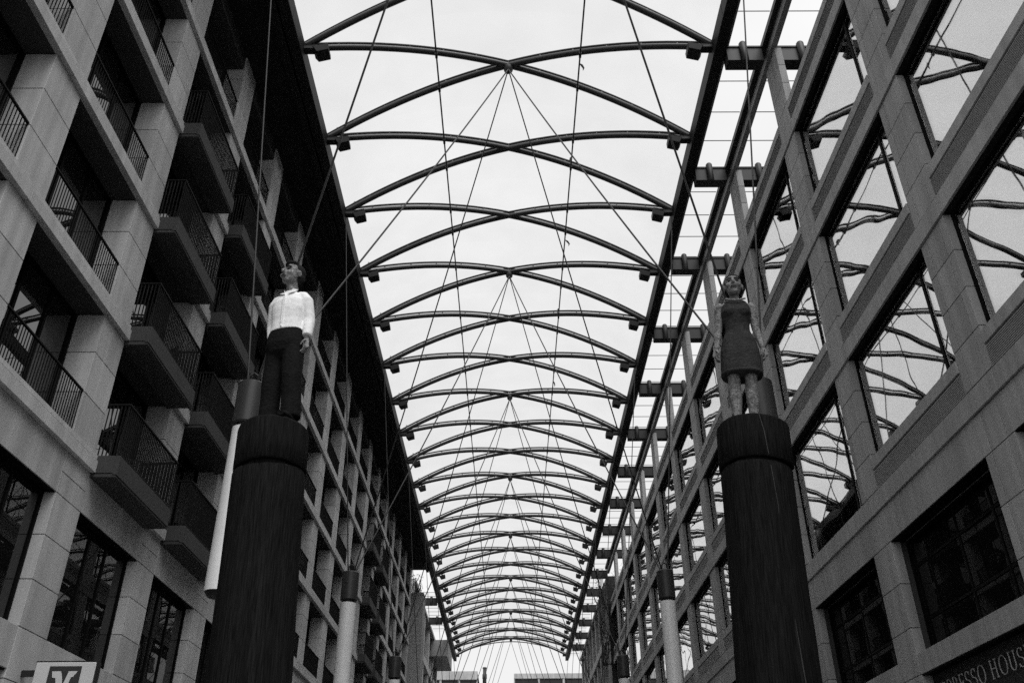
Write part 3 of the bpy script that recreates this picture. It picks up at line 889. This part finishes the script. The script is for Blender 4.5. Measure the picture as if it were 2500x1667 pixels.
def man():
    s = 2.60 / 1.80
    root = empty('man_statue', (-2.98, 10.22, 4.94), 'carved man in white shirt and black trousers standing on the left trunk', 'statue', 'carved figures on tree trunks')
    root.rotation_euler = (0, LEAN_L, -0.26)
    S = lambda *t: tuple(q * s for q in t)
    body = MB()
    # legs, torso, arms under the clothes, neck
    for q, ph in ((-1, 0.02), (1, -0.02)):
        body.tube([S(q * 0.10, ph, 0.90), S(q * 0.105, ph - 0.01, 0.50), S(q * 0.115, ph + 0.02, 0.09)], [0.075 * s, 0.055 * s, 0.042 * s], 12)
        body.tube([S(q * 0.115, ph + 0.05, 0.045), S(q * 0.13, ph - 0.10, 0.04), S(q * 0.14, ph - 0.18, 0.03)], [(0.042 * s, 0.042 * s), (0.045 * s, 0.036 * s), (0.03 * s, 0.022 * s)], 10)
    loft(body, [S(0, 0, 0.86, 0.15, 0.10), S(0, 0, 1.05, 0.13, 0.09), S(0, 0, 1.30, 0.15, 0.10), S(0, 0.01, 1.44, 0.13, 0.07), S(0, 0.01, 1.50, 0.06, 0.05)])
    # left arm hangs, hand by the thigh; right arm goes down to the trouser pocket
    la = [S(0.16, 0.02, 1.40), S(0.212, 0.045, 1.13), S(0.230, -0.005, 0.90)]
    ra = [S(-0.16, 0.02, 1.40), S(-0.215, 0.07, 1.14), S(-0.175, 0.01, 0.95)]
    for a in (la, ra): body.tube(a, [0.045 * s, 0.038 * s, 0.028 * s], 10)
    hand(body, S(0.232, -0.01, 0.885), (0.02, -0.10, -1), (-1, -0.1, 0.0), (0.0, -1, 0.0), s)
    squash = lambda m: setattr(m, 'v', [(x * 0.92, y, z if z < 0.985 * s else 0.985 * s + (z - 0.985 * s) * 0.92) for x, y, z in m.v])
    squash(body)
    body.tube([S(0, 0.02, 1.38), S(0, 0.01, 1.48), S(0, -0.005, 1.60)], [0.062 * s, 0.056 * s, 0.058 * s], 12)
    R, P = head_parts(body, S(0, -0.01, 1.668), -0.34, -0.12, s * 1.15)
    fuse(body, 'body', 'skin', root, 0.0085, 3)
    sh = MB()
    loft(sh, [S(0, 0.0, 0.985, 0.178, 0.122), S(0, 0.0, 1.03, 0.172, 0.118), S(0, 0.0, 1.12, 0.168, 0.115), S(0, 0.005, 1.26, 0.184, 0.125), S(0, 0.01, 1.36, 0.185, 0.118), S(0, 0.015, 1.43, 0.160, 0.092), S(0, 0.015, 1.475, 0.10, 0.075), S(0, 0.010, 1.505, 0.070, 0.066)])
    sh.tube([S(0.09, 0.012, 1.452), S(0.14, 0.015, 1.430), S(0.178, 0.02, 1.375), S(0.212, 0.045, 1.14), S(0.230, 0.0, 0.945), S(0.232, -0.008, 0.915)], [0.050 * s, 0.064 * s, 0.070 * s, 0.062 * s, 0.052 * s, 0.048 * s], 14)
    sh.tube([S(-0.09, 0.012, 1.452), S(-0.14, 0.015, 1.430), S(-0.178, 0.02, 1.375), S(-0.215, 0.07, 1.14), S(-0.18, 0.02, 0.98)], [0.050 * s, 0.064 * s, 0.070 * s, 0.062 * s, 0.050 * s], 14)
    squash(sh)
    shirt = fuse(sh, 'shirt', 'shirt', root, 0.011, 9)
    # open collar
    for q in (-1, 1):
        b = MB()
        b.add([S(q * 0.012, -0.098, 1.425), S(q * 0.085, -0.080, 1.455), S(q * 0.082, 0.0, 1.535), S(q * 0.050, -0.055, 1.520), S(q * 0.012, -0.088, 1.425), S(q * 0.080, -0.068, 1.455), S(q * 0.072, 0.0, 1.525), S(q * 0.045, -0.045, 1.510)],
              [(0, 1, 2, 3), (4, 7, 6, 5), (0, 4, 5, 1), (1, 5, 6, 2), (2, 6, 7, 3), (3, 7, 4, 0)])
        squash(b)
        b.obj('collar', 'shirt', root, 0.004)
    MB().box(-0.006 * s, 0.006 * s, -0.135 * s, -0.118 * s, 1.0 * s, 1.35 * s).obj('placket', 'shirt', root, 0.004)
    tr = MB()
    loft(tr, [S(0, 0.0, 0.70, 0.10, 0.06), S(0, 0.0, 0.76, 0.168, 0.118), S(0, 0.0, 0.84, 0.186, 0.135), S(0, 0.0, 0.93, 0.180, 0.128), S(0, 0.0, 0.995, 0.168, 0.116), S(0, 0.0, 1.005, 0.166, 0.114)])
    for q, ph in ((-1, 0.02), (1, -0.02)):
        tr.tube([S(q * 0.090, ph * 0.5, 0.86), S(q * 0.098, ph, 0.68), S(q * 0.108, ph - 0.012, 0.48), S(q * 0.115, ph + 0.005, 0.28), S(q * 0.12, ph + 0.01, 0.07)], [0.098 * s, 0.100 * s, 0.093 * s, 0.090 * s, 0.092 * s], 14)
    fuse(tr, 'trousers', 'trouser', root, 0.011, 5)
    for q, ph in ((-1, 0.02), (1, -0.02)):
        b = MB(); b.tube([S(q * 0.115, ph + 0.07, 0.045), S(q * 0.12, ph, 0.05), S(q * 0.13, ph - 0.11, 0.042), S(q * 0.14, ph - 0.20, 0.03)], [(0.045 * s, 0.043 * s), (0.052 * s, 0.048 * s), (0.052 * s, 0.040 * s), (0.03 * s, 0.024 * s)], 12); b.obj('shoe', 'trouser', root)
    hr = MB()
    s = s * 1.15; ell(hr, P(0, 0.030, 0.045), [0.083 * s, 0.092 * s, 0.088 * s], rot=R)
    ell(hr, P(0, 0.050, -0.010), [0.078 * s, 0.066 * s, 0.080 * s], rot=R)
    ell(hr, P(0, -0.020, 0.100), [0.066 * s, 0.062 * s, 0.030 * s], rot=R)
    fuse(hr, 'hair', 'hair', root, 0.009, 3)
    features(root, P, R, s)
    return root

def woman():
    s = 2.28 / 1.72
    root = empty('woman_statue', (3.03, 10.16, 4.94), 'carved woman in dark sleeveless dress standing on the right trunk', 'statue', 'carved figures on tree trunks')
    root.rotation_euler = (0, LEAN_R, -0.14)
    S = lambda *t: tuple(q * s for q in t)
    body = MB()
    for q in (-1, 1):
        body.tube([S(q * 0.085, 0.01, 0.82), S(q * 0.085, -0.005, 0.62), S(q * 0.082, -0.012, 0.47), S(q * 0.084, 0.012, 0.36), S(q * 0.080, 0.015, 0.26), S(q * 0.078, 0.012, 0.12), S(q * 0.078, 0.012, 0.05)],
                  [0.085 * s, 0.074 * s, 0.060 * s, 0.064 * s, 0.062 * s, 0.043 * s, 0.040 * s], 14)
        body.tube([S(q * 0.078, 0.045, 0.035), S(q * 0.085, -0.05, 0.038), S(q * 0.095, -0.125, 0.026), S(q * 0.10, -0.165, 0.018)], [(0.036 * s, 0.036 * s), (0.040 * s, 0.036 * s), (0.042 * s, 0.024 * s), (0.025 * s, 0.014 * s)], 10)
        body.tube([S(q * 0.135, 0.015, 1.375), S(q * 0.165, 0.02, 1.34), S(q * 0.185, 0.035, 1.10), S(q * 0.205, 0.015, 0.98), S(q * 0.226, -0.01, 0.84)], [0.046 * s, 0.050 * s, 0.040 * s, 0.038 * s, 0.026 * s], 12)
        hand(body, S(q * 0.228, -0.012, 0.83), (q * 0.12, -0.12, -1), (-q, -0.15, 0), (0, -1, 0), s * 0.98)
    loft(body, [S(0, 0, 0.80, 0.15, 0.10), S(0, 0, 1.02, 0.115, 0.08), S(0, 0, 1.25, 0.135, 0.09), S(0, 0.01, 1.36, 0.155, 0.072), S(0, 0.015, 1.415, 0.10, 0.055), S(0, 0.012, 1.44, 0.055, 0.05)])
    body.tube([S(0, 0.02, 1.36), S(0, 0.01, 1.45), S(0, -0.005, 1.54)], [0.056 * s, 0.050 * s, 0.052 * s], 12)
    R, P = head_parts(body, S(0, -0.012, 1.59), -0.10, -0.10, s * 1.18)
    fuse(body, 'body', 'skin', root, 0.0085, 3)
    dr = MB()
    loft(dr, [S(0, 0.0, 0.53, 0.204, 0.156), S(0, 0.0, 0.60, 0.202, 0.154), S(0, 0.0, 0.78, 0.194, 0.142), S(0, 0.0, 0.92, 0.168, 0.122), S(0, 0.0, 1.03, 0.124, 0.092), S(0, 0.0, 1.10, 0.124, 0.092), S(0, -0.004, 1.24, 0.154, 0.116), S(0, 0.005, 1.33, 0.148, 0.098), S(0, 0.012, 1.385, 0.124, 0.075), S(0, 0.015, 1.405, 0.118, 0.066)])
    for q in (-1, 1):
        ell(dr, S(q * 0.068, -0.085, 1.235), [0.060 * s, 0.048 * s, 0.060 * s])
    fuse(dr, 'dress', 'dress', root, 0.011, 4)
    hem = MB()
    loft(hem, [S(0, 0, 0.515, 0.198, 0.150), S(0, 0, 0.545, 0.205, 0.157)], 32); hem.obj('hem', 'dress', root)
    MB().tube([S(-0.10, -0.068, 1.405), S(-0.05, -0.098, 1.375), S(0.0, -0.108, 1.362), S(0.05, -0.098, 1.375), S(0.10, -0.068, 1.405)], 0.010 * s, 8).obj('neckline', 'skin', root)
    hr = MB(); k = s * 1.18
    ell(hr, P(0, 0.032, 0.044), [0.084 * k, 0.094 * k, 0.086 * k], rot=R)
    ell(hr, P(0, 0.055, -0.010), [0.080 * k, 0.070 * k, 0.078 * k], rot=R)
    ell(hr, P(0, 0.125, 0.0), [0.04 * k, 0.035 * k, 0.04 * k], rot=R)
    ell(hr, P(0, 0.0, 0.090), [0.066 * k, 0.060 * k, 0.034 * k], rot=R)
    fuse(hr, 'hair', 'hair', root, 0.009, 3)
    features(root, P, R, k)
    return root
man(); woman()

# ------------------------------------------------------------------ bank sign on the left building
def poly(b, pts, y0, y1):
    """extrude an outline in the XZ plane from y0 to y1"""
    n = len(pts)
    v = [(x, y0, z) for x, z in pts] + [(x, y1, z) for x, z in pts]
    f = [tuple(range(n)), tuple(range(2 * n - 1, n - 1, -1))] + [(i, (i + 1) % n, (i + 1) % n + n, i + n)[::-1] for i in range(n)]
    b.add(v, f)
sg = empty('bank_sign', (-9.70, 18.80, 2.55), 'white box sign with dark square emblem projecting from the left facade', 'sign')
MB().box(0, 1.22, 0, 0.22, 0, 1.28).obj('case', 'signface', sg, 0.012)
MB().box(-0.015, 1.235, 0.02, 0.20, 1.281, 1.31).box(1.222, 1.245, 0.02, 0.20, 0, 1.28).obj('trim', 'metal', sg)
MB().box(-0.42, -0.02, 0.07, 0.15, 1.02, 1.14).box(-0.42, -0.02, 0.07, 0.15, 0.15, 0.27).obj('arm', 'metal', sg)
b = MB(); poly(b, [(0.30, 0.50), (0.95, 0.50), (0.95, 1.20), (0.30, 1.20)], -0.012, -0.001); b.obj('emblem_square', 'signdark', sg)
b = MB()
poly(b, [(0.37, 1.10), (0.55, 1.10), (0.60, 0.98), (0.64, 0.80), (0.71, 1.10), (0.89, 1.10), (0.82, 0.99), (0.78, 0.985), (0.70, 0.60), (0.57, 0.60), (0.47, 0.97), (0.40, 0.98)], -0.022, -0.0125)
b.obj('emblem', 'signface', sg)

# ------------------------------------------------------------------ cafe lettering on the right building
ls = empty('shop_sign', (XR + 0.26, 22.5, 3.3), 'dark fascia board with pale thin serif lettering under the right windows', 'sign')
MB().box(0.0, 0.12, -OW + 0.02 - 0.0, -0.02, 0.0, 0.86).obj('board', 'signband', ls)
def arc(cx_, cz, rx, rz, a0, a1, n=12):
    return [(cx_ + rx * math.cos(math.radians(a0 + (a1 - a0) * i / n)), cz + rz * math.sin(math.radians(a0 + (a1 - a0) * i / n))) for i in range(n + 1)]
GLY = {
 'E': ([[(0.08, 0), (0.08, 1)], [(0, 0), (0.42, 0), (0.44, 0.16)], [(0, 1), (0.42, 1), (0.43, 0.86)], [(0.08, 0.52), (0.34, 0.52)], [(0.34, 0.6), (0.34, 0.44)]], 0.5),
 'S': ([arc(0.22, 0.75, 0.18, 0.25, 20, 270, 12) + arc(0.22, 0.25, 0.20, 0.25, 90, -160, 12), [(0.39, 0.98), (0.39, 0.8)], [(0.02, 0.02), (0.02, 0.22)]], 0.5),
 'P': ([[(0.08, 0), (0.08, 1)], [(0, 0), (0.18, 0)], [(0, 1), (0.2, 1)] + arc(0.22, 0.75, 0.2, 0.25, 90, -90, 12) + [(0.08, 0.5)]], 0.5),
 'R': ([[(0.08, 0), (0.08, 1)], [(0, 0), (0.18, 0)], [(0, 1), (0.2, 1)] + arc(0.22, 0.76, 0.19, 0.24, 90, -90, 12) + [(0.08, 0.52)], [(0.24, 0.52), (0.44, 0.0), (0.52, 0.0)]], 0.56),
 'O': ([arc(0.33, 0.5, 0.31, 0.52, 0, 360, 28)], 0.74),
 'H': ([[(0.08, 0), (0.08, 1)], [(0.5, 0), (0.5, 1)], [(0.08, 0.52), (0.5, 0.52)], [(0, 0), (0.17, 0)], [(0, 1), (0.17, 1)], [(0.42, 0), (0.59, 0)], [(0.42, 1), (0.59, 1)]], 0.68),
 'U': ([[(0.08, 1), (0.08, 0.3)] + arc(0.28, 0.28, 0.2, 0.28, 180, 360, 12) + [(0.48, 1)], [(0, 1), (0.17, 1)], [(0.41, 1), (0.56, 1)]], 0.64),
}
tx, Hh = 0.0, 0.36
sc_ = 0.62
xs = 0.0
glyphs = []
for ch in 'ESPRESSO HOUSE':
    if ch == ' ':
        xs += 0.34; continue
    glyphs.append((ch, xs)); xs += GLY[ch][1] + 0.12
FITW = 4.56
k = FITW / xs
for ch, x in glyphs:
    b = MB()
    for st in GLY[ch][0]:
        pts = [(-0.03, -0.06 - (x + px) * k, 0.26 + pz * Hh) for px, pz in st]
        b.tube(pts, 0.013, 5, sm=False)
    b.obj('letter', 'letter', ls)

# ------------------------------------------------------------------ far end of the street
bt = empty('brick_tower', (-9.6, 89.6, GZ), 'brown brick stair tower at the far end of the left building', 'tower')
rel(box('brick_shaft', -10.6, -8.75, 88.62, 91.2, GZ, 24.3, 'brick'), bt)
rel(box('coping', -10.65, -8.70, 88.57, 91.25, 24.302, 24.55, 'brick', bevel=0.02), bt)
def far_building(name, x, sgn, ya, yb, label, step, glassm, mat, z_top=26.4):
    root = empty(name, (x, (ya + yb) / 2, GZ), label, 'building')
    a, b = sorted((x + sgn * 0.9, x + sgn * 10))
    rel(box('wall_core', a, b, ya, yb, GZ, z_top, 'mortar'), root)
    y = ya
    lev = [8.4, 12.6, 16.8, 21.0]
    while y < yb - 1:
        a, b = sorted((x, x + sgn * 0.89))
        rel(box('pier', a, b, y, y + 0.75, GZ, z_top, mat, bevel=0.01), root)
        y1 = min(y + step, yb)
        for i, z in enumerate(lev):
            a, b = sorted((x - sgn * 0.1, x + sgn * 0.3))
            rel(box('string_course', a, b, y + 0.003, y1 - 0.003, z, z + 0.8, mat, bevel=0.01), root)
            zt = lev[i + 1] if i < 3 else z_top
            a, b = sorted((x + sgn * 0.50, x + sgn * 0.58))
            wd = rel(box('window', a, b, y + 0.752, y1 - 0.002, z + 0.802, zt - 0.002, 'frame'), root)
            a, b = sorted((x + sgn * 0.47, x + sgn * 0.497))
            for q in range(2):
                w0 = y + 0.85 + (y1 - y - 0.95) * q / 2
                o = box('pane', a, b, w0, w0 + (y1 - y - 0.95) / 2 - 0.12, z + 0.95, zt - 0.15, glassm); o.parent = wd; o.location = o.location - wd.location - root.location
        y += step
    a, b = sorted((x - sgn * 0.15, x + sgn * 0.9))
    rel(box('parapet', a, b, ya, yb, z_top + 0.003, z_top + 0.35, mat), root)
    return root
fl_ = far_building('rear_apartment_building', -10.0, -1, 91.3, 131.0, 'grey building with a box bay beyond the brick tower on the left', 6.6, 'glass_l', 'stone_l')
o = rel(box('box_bay', -10.6, -8.15, 117.0, 126.5, 24.3, 26.35, 'louvre', bevel=0.02), fl_)
fr_ = far_building('rear_office_building', 10.0, 1, 93.0, 131.0, 'dark framed building beyond the plant covered tower on the right', 4.6, 'glass_r', 'stone_r')
# plant-covered steel tower on the right
tt = empty('trellis_tower', (10, 90.6, GZ), 'dark steel tower overgrown with climbers at the end of the right building', 'tower')
rel(box('shaft', 9.75, 12.5, 89.2, 92.4, GZ, 26.3, 'metal'), tt)
tb = MB()
for i in range(9):
    z = 10 + i * 1.9
    tb.box(9.3, 9.36, 88.75, 92.6, z, z + 0.06)
    tb.box(9.3, 11.5, 88.75, 88.81, z + 0.003, z + 0.063)
for y in (88.76, 90.0, 91.2, 92.5): tb.box(9.301, 9.359, y, y + 0.06, GZ, 26.9)
rel(tb.obj('trellis', 'metal'), tt)
rnd = random.Random(5)
def climber(name, label, x0, x1, y0, y1, z0, z1, nst, nlf, root_z):
    root = empty(name, ((x0 + x1) / 2, (y0 + y1) / 2, root_z), label, 'plant')
    st, lf = MB(), MB()
    ax = []
    for i in range(nst):
        p = Vector((rnd.uniform(x0, x1), rnd.uniform(y0, y1), root_z))
        dv = Vector((rnd.uniform(-.1, .1), rnd.uniform(-.1, .1), 1))
        pts = [p.copy()]
        top = rnd.uniform(z0 + (z1 - z0) * 0.4, z1)
        while p.z < top:
            dv = (dv + Vector((rnd.uniform(-.5, .5), rnd.uniform(-.5, .5), rnd.uniform(-.05, .3)))).normalized()
            if dv.z < 0.2: dv.z = 0.4
            p = p + dv * 0.5
            p.x = min(max(p.x, x0), x1); p.y = min(max(p.y, y0), y1)
            pts.append(p.copy())
            if rnd.random() < 0.35 and p.z > z0:
                q = p + Vector((rnd.uniform(-.6, .3), rnd.uniform(-.5, .5), rnd.uniform(0.1, .6)))
                st.tube([p, p.lerp(q, 0.5) + Vector((0, 0, .08)), q], [0.02, 0.014, 0.006], 5); ax.append(q)
            if p.z > z0: ax.append(p.copy())
        st.tube(pts, [0.045 - 0.03 * i / len(pts) for i in range(len(pts))], 5)
    o = st.obj('stem', 'bark'); rel(o, root)
    for i in range(nlf):
        c = rnd.choice(ax) + Vector((rnd.gauss(0, .22), rnd.gauss(0, .22), rnd.gauss(0, .22)))
        a = Vector((rnd.gauss(0, 1), rnd.gauss(0, 1), rnd.gauss(0, 1))).normalized()
        b_ = a.orthogonal().normalized()
        r = rnd.uniform(0.05, 0.11)
        lf.add([c - a * r, c + b_ * r * .6, c + a * r, c - b_ * r * .6], [(0, 1, 2, 3)])
    o = lf.obj('foliage', 'leaf'); tag(o, kind='stuff'); rel(o, root)
climber('climbing_plant', 'twiggy climbing plant growing over the steel tower at the right far end', 8.9, 11.5, 88.4, 89.2, 19.5, 27.2, 26, 1500, 17.5)
climber('roof_shrub', 'small twiggy shrub growing on top of the brick tower', -10.3, -9.1, 88.7, 90.8, 24.6, 26.2, 9, 260, 24.5)

# blocks that close the street
def end_block(name, label, x0, x1, y, zt, band, cols):
    root = empty(name, ((x0 + x1) / 2, y, GZ), label, 'building')
    rel(box('wall', x0, x1, y + 1.2, y + 20, GZ, zt - 0.3, 'fardark'), root)
    rel(box('parapet', x0, x1, y, y + 20.5, zt - band, zt, 'farwall', bevel=0.03), root)
    z = zt - band
    while z > 6:
        rel(box('spandrel', x0, x1, y + 0.1, y + 1.1, z - 4.4, z - 2.6, 'farwall'), root)
        n = cols
        for i in range(n + 1):
            xx = x0 + (x1 - x0) * i / n
            rel(box('mullion', max(x0, xx - 0.2), min(x1, xx + 0.2), y + 0.12, y + 1.1, z - 2.598, z - 0.002, 'farwall'), root)
        for i in range(n):
            rel(box('pane', x0 + (x1 - x0) * i / n + 0.21, x0 + (x1 - x0) * (i + 1) / n - 0.21, y + 0.9, y + 0.93, z - 2.59, z - 0.01, 'glass_s'), root)
        z -= 4.4
    return root
end_block('end_block', 'pale low roofed block at the far left end of the street', -22.0, -6.9, 190, 36.5, 1.65, 4)
end_block('end_block', 'pale flat roofed office block closing the street on the right', 0.6, 26.0, 190, 36.0, 1.0, 5)
ch = empty('chimney', (-5.6, 196, GZ), 'slim dark chimney between the two blocks at the street end', 'chimney')
MB().tube([(0, 0, 0), (0, 0, 37.6), (0, 0, 37.7), (0, 0, 38.6), (0, 0, 38.7), (0, 0, 39.8)], [0.42, 0.40, 0.48, 0.48, 0.36, 0.36], 14).obj('stack', 'fardark', ch)
MB().tube([(0, 0, 39.75), (0, 0, 39.85), (0, 0, 40.0)], [0.46, 0.46, 0.40], 14).obj('cowl', 'fardark', ch)
